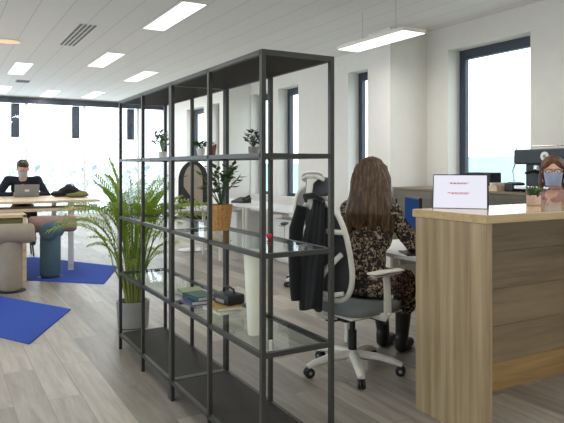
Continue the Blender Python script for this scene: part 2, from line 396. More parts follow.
# linear slot vent
v = empty('ceiling_vent', (1.53, 7.9, ZC), 0, 'slotted air vent in the ceiling left of the largest panel light', 'vent')
MB().box(-.12, .12, -.72, .72, -.004, 0).build('frame', M['lampframe'], v, smooth=False)
sl = MB()
for k in range(4):
    for j in range(3): sl.box(-.10+k*.053, -.10+k*.053+.032, -.69+j*.465, -.69+j*.465+.44, -.007, -.004)
sl.build('slots', mat('vent_dark', (120, 118, 116), .7), v, smooth=False)
v = empty('ceiling_vent', (1.42, 12.6, ZC), 0, 'small dark square vent in the far ceiling at left', 'vent')
MB().box(-.15, .15, -.2, .2, -.005, 0).build('frame', M['lampframe'], v, smooth=False)
MB().box(-.12, .12, -.17, .17, -.008, -.005).build('grille', mat('vent_dark2', (90, 88, 86), .7), v, smooth=False)
d = empty('downlight', (.80, 8.7, ZC), 0, 'round warm recessed downlight at the left picture edge', 'ceiling light')
MB().lathe([(.17, 0), (.17, -.008), (.15, -.010), (.15, 0)], n=32).build('ring', M['lampframe'], d)
MB().lathe([(.149, 0), (.149, -.006)], n=32).build('diffuser', emit('warm_lamp', (255, 222, 180), 1.4), d)
# pendant linear lamp
p = empty('pendant_light', (3.97, 4.91, 2.62), 0, 'slim suspended linear lamp hanging by two wires in front of the window wall', 'pendant light')
MB().box(-.15, .15, -.55, .55, 0, .035, bev=.004).build('housing', M['white'], p, smooth=False)
MB().box(-.135, .135, -.535, .535, -.004, 0).build('diffuser', M['lamp'], p, smooth=False)
for yy in (-.27, .27):
    MB().tube([(0, yy, .03), (0, yy, ZC-2.62)], .003, 6).build('suspension_wire', M['chrome'], p)
area((0, 0, -.012), .26, 1.05, 22*LAMP, parent=p)

# ------------------------------------------------------------------ RACK
RX0, RX1, RY0, BAY = 1.147, 1.484, 2.161, .55
LV = [.117, .559, .966, 1.377, 1.80]
r = empty('open_shelving_unit', (RX0, RY0, 0), 0, 'tall open black metal shelving unit with glass shelves dividing the office', 'shelving unit')
t = .02; Wd = RX1-RX0
def posty(k):   # both modules
    return [0, BAY, 2*BAY-.011, 2*BAY+.011, 3*BAY, 4*BAY][k]
for k in range(6):
    for x in (0, Wd):
        MB().box(x-t/2, x+t/2, posty(k)-t/2, posty(k)+t/2, 0, LV[4]).build('post', M['post'], r, smooth=False)
for mod in range(2):
    y0, y1 = (posty(0), posty(2)) if mod == 0 else (posty(3), posty(5))
    for li, z in enumerate(LV):
        for x in (0, Wd):
            MB().box(x-t/2, x+t/2, y0, y1, z-t, z).build('long_rail', M['post'], r, smooth=False)
        for yy in (y0, y1):
            MB().box(t/2, Wd-t/2, yy-t/2, yy+t/2, z-t, z).build('cross_rail', M['post'], r, smooth=False)
        if li in (0, 4):
            MB().box(t/2, Wd-t/2, y0+t/2, y1-t/2, z-.018, z-.002).build('top_board' if li else 'base_board', M['board'], r, smooth=False)
        else:
            MB().box(t/2, Wd-t/2, y0+t/2, y1-t/2, z-.009, z-.001).build('glass_shelf', M['glass'], r, smooth=False)

# ------------------------------------------------------------------ COUNTER
CX0, CX1, CY0, CY1, CH = 2.261, 4.05, 1.995, 2.48, 1.09
c = empty('reception_counter', (CX0, CY0, 0), 0, 'light oak veneer reception counter with tall end panel and recessed front', 'counter')
MB().box(0, .044, .0, CY1-CY0, 0, CH-.042, bev=.002).build('end_panel', M['oak_v'], c, smooth=False)
MB().box(CX1-CX0-.044, CX1-CX0, .0, CY1-CY0, 0, CH-.042, bev=.002).build('end_panel', M['oak_v'], c, smooth=False)
MB().box(-.004, CX1-CX0+.004, -.004, CY1-CY0+.02, CH-.042, CH, bev=.003).build('counter_top', M['oak_top'], c, smooth=False)
MB().box(-.0045, CX1-CX0+.0045, -.0045, -.004, CH-.04, CH-.003).box(-.0046, -.0041, -.004, CY1-CY0+.02, CH-.04, CH-.003).build('edge_band', M['oak_edge'], c, smooth=False)
pz = [.162, .38, .60, .82, CH-.042]
fp = MB()
for a, b in zip(pz, pz[1:]): fp.box(.044, CX1-CX0-.044, .45, .472, a+.0012, b-.0012)
fp.build('front_panel', M['oak_h'], c, smooth=False)
MB().box(.044, CX1-CX0-.044, .446, .472, 0, .162).build('kick_board', M['oak_kick'], c, smooth=False)

# ------------------------------------------------------------------ PLANTS
def frond(mb, base, az, length, rise, droop, nl=22, lw=.016, ll=.17, leafang=.9):
    """arching pinnate frond"""
    pts = []; d = V(math.cos(az), math.sin(az), 0)
    for i in range(nl+1):
        u = i/nl
        pts.append(base + d*(length*(.15*u+.85*u*u)) + V(0, 0, rise*(u*1.25-droop*u**3)))
    mb.tube(pts[::2] if nl % 2 == 0 else pts, [.005*(1-.7*i/(len(pts[::2])-1)) for i in range(len(pts[::2]))], 5)
    for i in range(int(nl*.28), nl+1):
        u = i/nl; p = pts[i]; tg = (pts[min(i+1, nl)]-pts[i-1]).normalized()
        side = tg.cross(V(0, 0, 1)).normalized()
        for sg in (-1, 1):
            q = ll*(math.sin(PI*min(1, (u-.15)*1.05))*.75+.3)*random.uniform(.85, 1.1)
            dr = (side*sg*math.sin(leafang) + tg*math.cos(leafang) + V(0, 0, random.uniform(-.05, .2))).normalized()
            a = p; m1 = p+dr*q*.45+V(0, 0, .01); e = p+dr*q+V(0, 0, -q*.28)
            wv = dr.cross(V(0, 0, 1)).normalized()*lw/2
            v1 = [mb.b.verts.new(k) for k in (a-wv*.4, a+wv*.4, m1+wv, m1-wv, e)]
            mb.b.faces.new(v1[:4]); mb.b.faces.new((v1[3], v1[2], v1[4]))
pl = empty('potted_palm', (1.40, 4.93, 0), 0, 'large bright green palm in a grey pot behind the far end of the shelving', 'potted plant')
MB().lathe([(.105, 0), (.125, .01), (.135, .2), (.137, .215), (.118, .215), (.112, .17), (.0001, .17)], n=40).build('pot', M['grey_pot'], pl)
MB().lathe([(.113, .165), (.113, .185), (.0001, .19)], n=24).build('soil', M['soil'], pl)
fr = MB(); st = MB()
def stemmed(az, top_r, top_z, length, rise, droop, **k):
    b = V(math.cos(az)*.05*random.random(), math.sin(az)*.05*random.random(), .19)
    top = b+V(math.cos(az)*top_r, math.sin(az)*top_r, top_z)
    st.tube([b, b.lerp(top, .5)+V(0, 0, .02), top], [.009, .0075, .006], 6)
    frond(fr, top, az, length, rise, droop, **k)
for i in range(34):     # upright centre
    az = 2*PI*i*.381966
    stemmed(az, random.uniform(.02, .07), random.uniform(.3, .5), random.uniform(.10, .30), random.uniform(.42, .62), random.uniform(.1, .3), nl=24, ll=.15, lw=.0145, leafang=.85)
for i in range(20):     # arching outer fronds
    az = 2*PI*i*.381966+.4
    stemmed(az, random.uniform(.06, .14), random.uniform(.28, .52), random.uniform(.34, .54), random.uniform(.40, .58), random.uniform(.5, .85), nl=24, ll=.15, lw=.0145, leafang=.95)
for i in range(9):      # short low ones
    az = 2*PI*i*.381966+1
    stemmed(az, random.uniform(.04, .1), random.uniform(.12, .3), random.uniform(.16, .28), random.uniform(.25, .4), random.uniform(.4, .8), nl=18, ll=.10, lw=.011, leafang=.95)
fr.build('fronds', M['leaf'], pl, smooth=False); st.build('stems', M['stem'], pl)

def leafy(mb, c, n, r, hgt, size, seedr=0):
    rnd = random.Random(seedr)
    for i in range(n):
        az = rnd.uniform(0, 2*PI); rr = r*rnd.uniform(.15, 1); z = hgt*rnd.uniform(.35, 1)
        tip = Vector(c)+V(math.cos(az)*rr, math.sin(az)*rr, z); mid = Vector(c).lerp(tip, .5)+V(0, 0, z*.15)
        mb.tube([Vector(c), mid, tip], [.0022, .0018, .001], 4)
        for k in range(3):
            bp = mid.lerp(tip, .3+.35*k); d = V(math.cos(az+rnd.uniform(-1.5, 1.5)), math.sin(az+rnd.uniform(-1.5, 1.5)), rnd.uniform(-.2, .9)).normalized()
            w = d.cross(V(rnd.uniform(-.3, .3), .2, 1)).normalized()*size*.28
            q = [mb.b.verts.new(x) for x in (bp, bp+d*size*.4+w, bp+d*size, bp+d*size*.4-w)]
            nm = d.cross(w).normalized()*size*.05
            q2 = [mb.b.verts.new(x) for x in (bp+d*size*.5+nm,)]
            mb.b.faces.new((q[0], q[1], q2[0])); mb.b.faces.new((q[1], q[2], q2[0])); mb.b.faces.new((q[2], q[3], q2[0])); mb.b.faces.new((q[3], q[0], q2[0]))
def pot_plant(name, loc, r0, r1, h, potm, leafm, n, rad, hgt, size, label, seed=1, ribs=0):
    e = empty(name, loc, 0, label, 'potted plant')
    MB().lathe([(r0, 0), (r1*.98, h*.9), (r1, h), (r1*.86, h), (r1*.82, h*.85), (.0001, h*.85)], n=48 if ribs else 24, ribs=ribs, ramp=.002 if ribs else 0).build('pot', potm, e)
    MB().lathe([(r1*.82, h*.84), (r1*.8, h*.9), (.0001, h*.93)], n=16).build('soil', M['soil'], e)
    f = MB(); leafy(f, (0, 0, h*.9), n, rad, hgt, size, seed); f.build('foliage', leafm, e, smooth=False)
    return e
zA, zB, zC_ = LV[3], LV[2], LV[1]
pot_plant('potted_plant', (1.30, 3.20, zA), .018, .025, .05, M['ceramic'], M['leaf2'], 16, .045, .05, .035, 'tiny green plant in white pot on the eye-level shelf beside a terracotta pot', 2)
e = empty('terracotta_pot', (1.33, 3.10, zA), 0, 'tiny terracotta pot beside the white pot on the eye-level shelf', 'pot')
MB().lathe([(.014, 0), (.019, .05), (.021, .05), (.021, .06), (.017, .06), (.015, .02), (.0001, .02)], n=20).build('pot', M['terracotta'], e)
f = MB(); leafy(f, (0, 0, .03), 9, .018, .06, .02, 5); f.build('foliage', M['leaf2'], e, smooth=False)
pot_plant('potted_plant', (1.38, 2.70, zA), .022, .028, .045, M['grey_pot'], M['leaf4'], 16, .05, .085, .035, 'small dark-leaved plant on eye-level shelf near the nearest front post', 4)
pot_plant('potted_plant', (1.36, 4.05, zA), .025, .032, .05, M['ceramic'], M['leaf3'], 20, .07, .14, .045, 'pale feathery plant at the far end of the eye-level shelf', 6)
pot_plant('potted_plant', (1.375, 3.09, zB), .047, .064, .145, M['wicker'], M['leaf2'], 34, .11, .24, .055, 'green leafy plant in a tan wicker planter on the middle glass shelf', 8, ribs=16)
# tall white vase
e = empty('vase', (1.245, 2.43, zC_), 0, 'tall tapered off-white vase on the lower glass shelf near the front', 'vase')
MB().lathe([(.026, 0), (.029, .01), (.036, .15), (.044, .30), (.048, .375), (.044, .375), (.034, .2), (.022, .03), (.0001, .03)], n=32).build('body', mat('vase_ceramic', (222, 224, 208), .45), e)
MB().lathe([(.048, .37), (.050, .376), (.048, .382), (.043, .38)], n=32).build('rim', M['ceramic'], e)
# books & boxes on the lower shelf
def book(x, y, z, w, l, h, rz, m, label):
    e = empty('book', (x, y, z), rz, label, 'book', 'books and magazines on the lower glass shelf')
    MB().box(-w/2, w/2, -l/2, l/2, 0, .0025).box(-w/2, w/2, -l/2, l/2, h-.0025, h).box(-w/2, -w/2+.003, -l/2, l/2, 0, h).build('cover', m, e, smooth=False)
    MB().box(-w/2+.003, w/2-.004, -l/2+.004, l/2-.004, .0025, h-.0025).build('pages', M['ceramic'], e, smooth=False)
bm_ = lambda n, c: mat(n, c, .5)
book(1.30, 3.42, zC_, .15, .21, .008, .2, bm_('book_grey', (150, 152, 150)), 'grey flat magazine, farthest on the lower glass shelf')
book(1.33, 3.42, zC_+.008, .14, .2, .008, -.15, bm_('book_green', (150, 168, 120)), 'pale green magazine lying on the grey magazine')
book(1.26, 3.14, zC_, .14, .2, .012, .1, bm_('book_violet', (120, 110, 130)), 'violet-grey book under the blue and teal books')
book(1.26, 3.14, zC_+.012, .13, .19, .02, -.1, bm_('book_blue', (58, 76, 120)), 'blue book in the stack behind the left middle post')
book(1.265, 3.135, zC_+.032, .12, .17, .022, .15, bm_('book_teal', (46, 84, 86)), 'dark teal book on top of the blue book')
book(1.31, 2.92, zC_, .14, .19, .016, .1, bm_('book_white', (205, 214, 200)), 'white book at bottom of stack under the black case')
book(1.32, 2.92, zC_+.016, .14, .19, .020, -.12, bm_('book_ochre', (186, 152, 88)), 'ochre yellow book in the stack under the black case')
e = empty('camera_case', (1.345, 2.92, zC_+.036), .15, 'small black case with a handle on top of the ochre book', 'case')
MB().box(-.055, .055, -.075, .075, 0, .055, bev=.012).build('body', M['black'], e)
MB().tube([(0, -.05, .05), (0, -.045, .078), (0, 0, .086), (0, .045, .078), (0, .05, .05)], .007, 8).build('handle', M['black'], e)
MB().box(-.058, -.055, -.04, .04, .012, .03).build('label_patch', M['grey_pot'], e, smooth=False)
e = tag(MB().lathe([(.004, 0), (.012, .006), (.014, .014), (.011, .024), (.001, .028)], n=16).build('pin', mat('red_plastic', (210, 36, 40), .4)), 'tiny red ball-shaped knob on the middle glass shelf behind the front post', 'knob')
e.location = (1.415, 2.60, zB)
e = empty('label_tag', (1.185, 2.165, zC_), 0, 'small white tag standing on the lower shelf at the nearest corner', 'tag')
MB().box(0, .018, .012, .020, 0, .004).box(0, .018, .014, .017, .003, .045, bev=.001).build('card', M['white'], e, smooth=False)

# ------------------------------------------------------------------ OFFICE CHAIRS
def office_chair(loc, rz, meshm, headm, label, armm=None, jacket=False):
    e = empty('office_chair', loc, rz, label, 'office chair')
    wm = M['white']
    # star base
    b = MB()
    b.lathe([(.035, .07), (.045, .075), (.045, .13), (.03, .145), (.0001, .145)], n=20)
    for k in range(5):
        a = k*2*PI/5 + .37; d = V(math.cos(a), math.sin(a), 0)
        b.flat([d*.03+V(0, 0, .115), d*.16+V(0, 0, .108), d*.27+V(0, 0, .085), d*.315+V(0, 0, .068)], [.066, .058, .05, .042], [.055, .048, .040, .028])
    base = b.build('base', wm, e)
    for k in range(5):
        a = k*2*PI/5 + .37; d = V(math.cos(a), math.sin(a), 0); s_ = V(-d.y, d.x, 0); c0 = d*.305
        c = MB()
        for sg in (-1, 1):
            p = c0+s_*sg*.013+V(0, 0, .031)
            c.tube([p-s_*.010, p-s_*.008, p+s_*.008, p+s_*.010], [.024, .031, .031, .024], 18)
        c.tube([c0+V(0, 0, .03), c0+V(0, 0, .068)], .008, 8)
        cs = c.build('caster', M['black'], base)
        h = MB(); p = c0+V(0, 0, .031); h.tube([p-s_*.0245, p+s_*.0245], .011, 12)
        h.build('caster_hub', M['grey_pot'], base)
    MB().tube([(0, 0, .14), (0, 0, .27), (0, 0, .271), (0, 0, .36)], [.027, .027, .018, .018], 16).build('gas_lift', M['black'], e)
    # mechanism + lever
    MB().box(-.14, .13, -.09, .09, .345, .405, bev=.02).box(-.21, -.1, -.035, .035, .35, .395, bev=.012).build('tilt_mechanism', M['black'], e)
    MB().tube([(.03, -.08, .37), (.05, -.19, .36), (.06, -.26, .352)], [.006, .006, .009], 8).build('lever', M['black'], e)
    # seat cushion
    rings = []
    prof = [(.85, .405), (.97, .412), (1.0, .43), (1.0, .455), (.96, .472), (.85, .48), (.5, .483)]
    for sc, z in prof:
        ring = []
        for j in range(32):
            a = 2*PI*j/32; ca, sa = math.cos(a), math.sin(a)
            x = abs(ca)**.55*math.copysign(1, ca)*.245*sc; y_ = abs(sa)**.55*math.copysign(1, sa)*.245*sc
            ring.append(V(x+.03, y_, z - (.02*max(0, ca)**3)))
        rings.append(ring)
    MB().loft(rings).build('seat', M['seat'], e)
    MB().box(-.2, .24, -.21, .21, .395, .407, bev=.004).build('seat_pan', wm, e)
    # back : curved plane x(z), width w(z)
    def bx(z, y_): return -.235 - .055*((z-.55)/.55) + .035*math.cos((z-.72)*5.2)*.6 + .9*y_*y_*.6
    def bw(z): u = (z-.50)/.60; return .225 - .045*u**2
    def outline(n=44):
        pts = []
        for j in range(n):
            a = 2*PI*j/n; ca, sa = math.cos(a), math.sin(a)
            z = .80+.30*abs(sa)**.6*math.copysign(1, sa); y_ = abs(ca)**.5*math.copysign(1, ca)*bw(z)
            pts.append(V(bx(z, y_), y_, z))
        return pts
    o_ = outline()
    f = MB(); f.tube(o_+[o_[0], o_[1]], .017, 8, cap=False).build('back_frame', wm, e)
    # mesh panel
    rows = []
    for i in range(15):
        z = .515+.57*i/14; sa = (z-.80)/.30; ca = max(0, 1-abs(sa)**(1/.6*1.0))**.5
        half = max(.05, bw(z)*min(1, (1-min(.999, abs(sa))**3.3)**.5*1.0))
        rows.append([V(bx(z, half*(2*j/10-1))+.004, half*(2*j/10-1), z) for j in range(11)])
    m_ = MB(); m_.loft(rows, cap=False, closed=False)
    bmesh.ops.solidify(m_.b, geom=m_.b.faces[:], thickness=.004)
    m_.build('back_mesh', meshm, e)
    # white spine : a stem from the mechanism that splits in a Y, cross bars
    s_ = MB()
    s_.flat([(-.16, 0, .37), (-.27, 0, .40), (-.325, 0, .50), (-.315, 0, .62)], [.075, .07, .06, .055], [.035, .035, .03, .03], up=(1, 0, 0.01))
    for sg in (-1, 1):
        s_.flat([(-.315, sg*.01, .60), (-.30, sg*.09, .70), (-.262, sg*.19, .80)], [.03, .026, .02], [.045, .036, .03], up=(0, 0, 1))
        s_.flat([(-.32, sg*.01, .56), (-.285, sg*.11, .545), (-.245, sg*.19, .565)], [.03, .024, .02], [.036, .03, .026], up=(0, 0, 1))
    s_.flat([(-.315, 0, .60), (-.31, 0, .80), (-.315, 0, .98), (-.335, 0, 1.08)], [.045, .04, .04, .045], [.02, .02, .02, .02], up=(1, 0, 0))
    s_.flat([(bx(.93, .19)-.012, -.2, .93), (-.31, 0, .93), (bx(.93, .19)-.012, .2, .93)], .02, .03)
    s_.build('back_spine', wm, e)
    # headrest
    h = MB(); h.flat([(-.335, 0, 1.06), (-.36, 0, 1.14), (-.35, 0, 1.22), (-.325, 0, 1.255)], [.05, .05, .06, .12], [.02, .02, .018, .016], up=(1, 0, 0))
    h.tube([(-.325, -.10, 1.245), (-.335, -.05, 1.262), (-.335, .05, 1.262), (-.325, .10, 1.245)], .012, 8)
    hb = h.build('headrest_bracket', wm, e)
    rr = []
    for sc, dx in ((.9, -.02), (1, -.008), (1, .008), (.9, .02)):
        ring = []
        for j in range(28):
            a = 2*PI*j/28; ca, sa = math.cos(a), math.sin(a)
            y_ = abs(ca)**.6*math.copysign(1, ca)*.125*sc; z = abs(sa)**.6*math.copysign(1, sa)*.06*sc
            ring.append(V(-.295+dx+1.6*y_*y_, y_, 1.20+z))
        rr.append(ring)
    MB().loft(rr).build('headrest', headm, e)
    # arms
    for sg in (-1, 1):
        a = MB(); a.flat([(.02, sg*.17, .40), (.02, sg*.27, .40), (.02, sg*.292, .44)], .05, .03, up=(1, 0, 0))
        a.flat([(.02, sg*.292, .42), (.015, sg*.295, .55), (.005, sg*.295, .665)], [.022, .02, .02], [.062, .055, .05], up=(1, 0, 0))
        a.flat([(-.10, sg*.29, .664), (.0, sg*.29, .668), (.13, sg*.285, .668)], [.05, .06, .05], .012)
        ar = a.build('armrest', wm, e)
        MB().flat([(-.13, sg*.29, .682), (-.11, sg*.29, .683), (.0, sg*.29, .686), (.13, sg*.283, .684), (.155, sg*.28, .680)], [.05, .075, .088, .078, .05], [.010, .016, .017, .016, .010]).build('armrest_pad', armm or M['white'], ar)
    return e
CH1 = (2.32, 3.135, 0); A1 = math.radians(6)
office_chair(CH1, A1, M['mesh'], M['mesh'], 'white-framed office chair with grey mesh back in which the woman in the floral dress sits')
office_chair((3.63, 5.70, 0), math.radians(-128), M['lgrey'], M['lgrey'], 'white office chair with light grey headrest standing behind the black jacket', M['black'])

# black jacket over the far top corner of the chair back
def chair_pt(x, y_, z):
    return V(CH1[0]+x*math.cos(A1)-y_*math.sin(A1), CH1[1]+x*math.sin(A1)+y_*math.cos(A1), z)
jk = empty('jacket', chair_pt(-.345, .0, .46), A1, 'black jacket hanging over the back of the woman\'s office chair', 'jacket')
rings = []
for i in range(26):
    u = i/25; z = .0+.665*u
    hw = .10+.012*math.sin(u*3)- .055*max(0, u-.55)/.45 ; yc = -.01-.055*max(0, u-.4)/.6
    ring = []
    for j in range(48):
        a = 2*PI*j/48; fold = .006*(1-u*.6)*math.sin(a*5+u*3)+.003*math.sin(a*11+1+u*4)
        ring.append(V(-.015*(1-u)+(.034*(1-.35*u)+fold)*math.sin(a)+.012*u, yc+(hw+fold)*math.cos(a), z+(.018*math.sin(a*2+.6) if i == 0 else 0)))
    rings.append(ring)
MB().loft(rings).build('body', M['black_fab'], jk)
MB().tube([(-.035, .04, .62), (-.062, .065, .48), (-.066, .07, .3), (-.055, .08, .12), (-.05, .075, .04)], [.036, .045, .043, .038, .036], 14).build('sleeve', M['black_fab'], jk)
MB().tube([(.0, -.12, .66), (-.025, -.07, .69), (-.03, .01, .68), (-.0, .04, .65)], [.014, .02, .02, .014], 10).build('collar', M['black_fab'], jk)

# ------------------------------------------------------------------ PEOPLE
def ik(a, b, l1, l2, pole):
    a, b, pole = Vector(a), Vector(b), Vector(pole); d = b-a; L = min(d.length, (l1+l2)*.995); dn = d.normalized(); b = a+dn*L
    x = (l1*l1-l2*l2+L*L)/(2*L); h = math.sqrt(max(0, l1*l1-x*x)); p = pole-dn*pole.dot(dn)
    return a+dn*x+p.normalized()*h, b
def hand(mb, wrist, d, nrm, side):
    """five unequal bent fingers; d = pointing direction, nrm = back of hand, side = thumb side"""
    d = Vector(d).normalized(); nrm = Vector(nrm); nrm = (nrm-d*nrm.dot(d)).normalized(); sd = d.cross(nrm)*side
    w = Vector(wrist)
    mx = Matrix((( d.x, sd.x, nrm.x, 0), (d.y, sd.y, nrm.y, 0), (d.z, sd.z, nrm.z, 0), (0, 0, 0, 1)))
    mb.ball(w+d*.045, (.05, .04, .016), 10, mx)
    for k, (o, L) in enumerate(((.028, .068), (.009, .076), (-.010, .070), (-.028, .054))):
        p0 = w+d*.07+sd*o; p1 = p0+(d*.95-nrm*.15).normalized()*L*.5; p2 = p1+(d*.75-nrm*.65).normalized()*L*.5
        mb.cap_(w+d*.04+sd*o*.8, p0, .010, .010, 8); mb.cap_(p0, p1, .0095, .0088, 8); mb.cap_(p1, p2, .0088, .0078, 8)
    t0 = w+d*.02+sd*.026; t1 = t0+(d*.6+sd*.8).normalized()*.038; t2 = t1+(d*.95+sd*.2-nrm*.2).normalized()*.032
    mb.cap_(t0, t1, .013, .011, 8); mb.cap_(t1, t2, .011, .009, 8)
def head(mb, c, R, s=1.0):
    """R = rotation matrix (4x4), local +x = face"""
    f = lambda x, y_, z: Vector(c)+(R @ V(x, y_, z))*s
    mb.ball(f(-.012, 0, .035), (.098*s, .077*s, .088*s), 14, R)
    mb.ball(f(.022, 0, -.02), (.068*s, .062*s, .085*s), 14, R)
    mb.ball(f(.045, 0, -.075), (.036*s, .040*s, .026*s), 10, R)
    mb.cap_(f(.088, 0, .012), f(.108, 0, -.022), .009*s, .014*s, 8)
    mb.ball(f(.082, 0, -.052), (.016*s, .026*s, .010*s), 8, R)
    mb.ball(f(.076, 0, .032), (.02*s, .05*s, .010*s), 8, R)
    for sg in (-1, 1):
        mb.ball(f(-.008, sg*.078, -.008), (.020*s, .009*s, .031*s), 8, R)
        mb.ball(f(.062, sg*.036, -.022), (.024*s, .022*s, .024*s), 8, R)
    return f
def rotm(yaw, pitch=0, roll=0):
    return Matrix.Rotation(yaw, 4, 'Z') @ Matrix.Rotation(pitch, 4, 'Y') @ Matrix.Rotation(roll, 4, 'X')
def eyes(f, R, parent, s=1):
    for sg in (-1, 1):
        MB().ball(f(.076, sg*.031, .008), (.013*s, .014*s, .010*s), 10, R).build('eye', M['eye_white'], parent)
        MB().ball(f(.0875, sg*.031, .008), (.004*s, .006*s, .006*s), 8, R).build('iris', M['eye_dark'], parent)
def person(loc, rz, P, label, skin, topm, legm, shoem, hairfn, skirt=None, maskm=None):
    """P: seat z, torso lean, head yaw/pitch, hand targets, knees, feet; local frame +x forward, y left"""
    e = empty('person', loc, rz, label, 'person')
    sz = P['seat']; hip = V(0, 0, sz+.09); lean = P.get('lean', .05)
    chest = hip+V(lean*.6, 0, .27); nk = hip+V(lean, 0, P.get('th', .46)); hd = nk+V(P.get('hx', .03), P.get('hy', 0), P.get('hz', .155)); sw = P.get('sw', .165)
    R = rotm(P.get('hyaw', 0), P.get('hpitch', 0))
    sh = {s_: nk+V(-.005, s_*sw, -.045) for s_ in (-1, 1)}
    body = MB(); top = MB(); pants = MB(); shoes = MB()
    # skin body (whole continuous figure; clothing lies just outside it)
    body.ball(hip, (.10, .145, .10)); body.cap_(hip, chest, .115, .11); body.ball(chest, (.10, .14, .13)); body.cap_(chest, nk+V(0, 0, -.05), .11, .085)
    body.cap_(nk+V(-.008, 0, -.04), hd+V(-.02, 0, -.06), .05, .045)
    f = head(body, hd, R)
    top.ball(hip+V(0, 0, .0), (.125, .165, .10)); top.cap_(hip+V(0, 0, .02), chest, .132, .122); top.ball(chest+V(.005, 0, .02), (.125, .165, .15)); top.ball(nk+V(-.005, 0, -.07), (.09, .155, .065))
    if P.get('bust'): 
        for s_ in (-1, 1): top.ball(chest+V(.09, s_*.07, .04), (.055, .06, .055))
    top.cap_(nk+V(-.008, 0, -.06), nk+V(0, 0, -.01), .075, .062)
    for s_ in (-1, 1):
        ht = Vector(P['hand'][s_]); el, ht = ik(sh[s_], ht, .28, .25, P.get('pole', {}).get(s_, (-.3, s_*.6, -.7)))
        body.cap_(nk+V(0, s_*.06, -.05), sh[s_], .055, .052); body.cap_(sh[s_], el, .046, .036); body.cap_(el, ht, .036, .024)
        dd = (ht-el).normalized(); dh = V(dd.x, dd.y, min(dd.z, .05)-.05 if P.get('hflat', True) else dd.z)
        hand(body, ht, dh, P.get('hn', (0, 0, 1)), -s_)
        top.cap_(nk+V(0, s_*.07, -.055), sh[s_], .068, .067); top.cap_(sh[s_], el, .063, .051); top.cap_(el, el.lerp(ht, .86), .051, .036)
        hj = V(.0, s_*.085, sz+.085); kn = Vector(P['knee'][s_]); ft = Vector(P['foot'][s_])
        body.cap_(hj, kn, .075, .048); body.cap_(kn, ft+V(0, 0, .08), .047, .034); body.cap_(ft+V(0, 0, .05), ft+V(.12, 0, .028), .034, .026)
        pants.cap_(hj, kn, .088, .060); pants.cap_(kn, ft+V(0, 0, .14), .056, .042)
        shoes.cap_(ft+V(-.02, 0, .10), ft+V(-.02, 0, .045), .047, .045, 10); shoes.cap_(ft+V(-.02, 0, .042), ft+V(.14, 0, .036), .042, .036, 10)
        if P.get('boots'): shoes.cap_(kn.lerp(ft, .35), ft+V(-.0, 0, .09), .060, .046, 10)
    remesh(body, .008, 3).build('body', skin, e, angle=180)
    pants.ball(hip+V(0, 0, -.02), (.135, .172, .09))
    if skirt:
        for s_ in (-1, 1):
            hj = V(0, s_*.085, sz+.085); kn = Vector(P['knee'][s_])
            top.cap_(hj, kn.lerp(hj, .02), .10, .078)
        k = (Vector(P['knee'][1])+Vector(P['knee'][-1]))/2
        top.cap_(hip+V(0, 0, -.01), k, .10, .07)
        top.box(-.13, .10, -.19, .19, sz+.005, sz+.1, bev=.03)
        fall = P.get('fall')
        if fall:
            for s_ in (-1, 1): 
                kn = Vector(P['knee'][s_]); top.cap_(kn, kn.lerp(Vector(P['foot'][s_]), .32), .078, .085)
    t_ = remesh(top, .010, 5)
    for v_ in t_.b.verts:   # soft wrinkles
        n_ = noise.noise(v_.co*14); v_.co += v_.normal*(n_*.007)
    t_.build(P.get('topname', 'sweater'), topm, e, angle=180)
    remesh(pants, .012, 4).build('tights' if skirt else 'trousers', legm, e, angle=180)
    sm = remesh(shoes, .008, 2)
    for v_ in sm.b.verts:
        if v_.co.z < min(P['foot'][1][2], P['foot'][-1][2])+.004: v_.co.z = min(P['foot'][1][2], P['foot'][-1][2])+.004
    sm.build('boots' if P.get('boots') else 'shoes', shoem, e, angle=180)
    eyes(f, R, e)
    if maskm:
        mk = MB(); rows = []
        for i in range(9):
            v_ = i/8; z = .0-.105*v_
            rows.append([f(.112*math.cos(a_)**.85*(1.0-.16*max(0, v_-.4))+.014, .074*math.sin(a_)*(1-.22*v_), z+.006*math.cos(a_)) for a_ in (-1.25+2.5*j/14 for j in range(15))])
        mk.loft(rows, cap=False, closed=False); bmesh.ops.solidify(mk.b, geom=mk.b.faces[:], thickness=-.003)
        mo = mk.build('face_mask', maskm, e)
        for s_ in (-1, 1):
            MB().tube([f(.045, s_*.079, -.005), f(.005, s_*.088, .012), f(-.018, s_*.09, -.005), f(.005, s_*.085, -.035), f(.04, s_*.072, -.08)], .0016, 5).build('ear_loop', maskm, mo)
    hairfn(e, f, R, hd, nk)
    return e

# woman in floral dress (back to the camera)
def hair_long(e, f, R, hd, nk):
    h = MB(); 
    h.ball(f(-.02, 0, .045), (.112, .092, .092), 14, R)
    h.ball(f(-.05, 0, -.01), (.085, .098, .10), 14, R)
    for k in range(13):
        a = (k-6)/6*1.55
        x = -.055*math.cos(a)-.03; y_ = .085*math.sin(a)
        p0 = f(x*.75, y_*.85, .075); p1 = f(x*1.25-.02, y_*1.18, -.12); p2 = f(x*1.1-.035, y_*1.5+.004*math.sin(k*3), -.25); p3 = f(x*.7-.045, y_*1.6, -.345-.03*math.cos(k*2.3))
        pm = f(x*1.1-.01, y_*1.1, -.02)
        h.tube([p0, pm, p1, p2, p3], [.030, .036, .038, .038, .016], 10); 
    hm = remesh(h, .008, 3)
    for v_ in hm.b.verts:
        c0 = v_.co; ang = math.atan2(c0.y-hd.y, c0.x-hd.x+.03)
        v_.co += v_.normal*(.004*math.sin(ang*26+c0.z*9)+.003*math.sin(ang*47-c0.z*14))
    hm.build('hair', M['hair_brown'], e, angle=180)
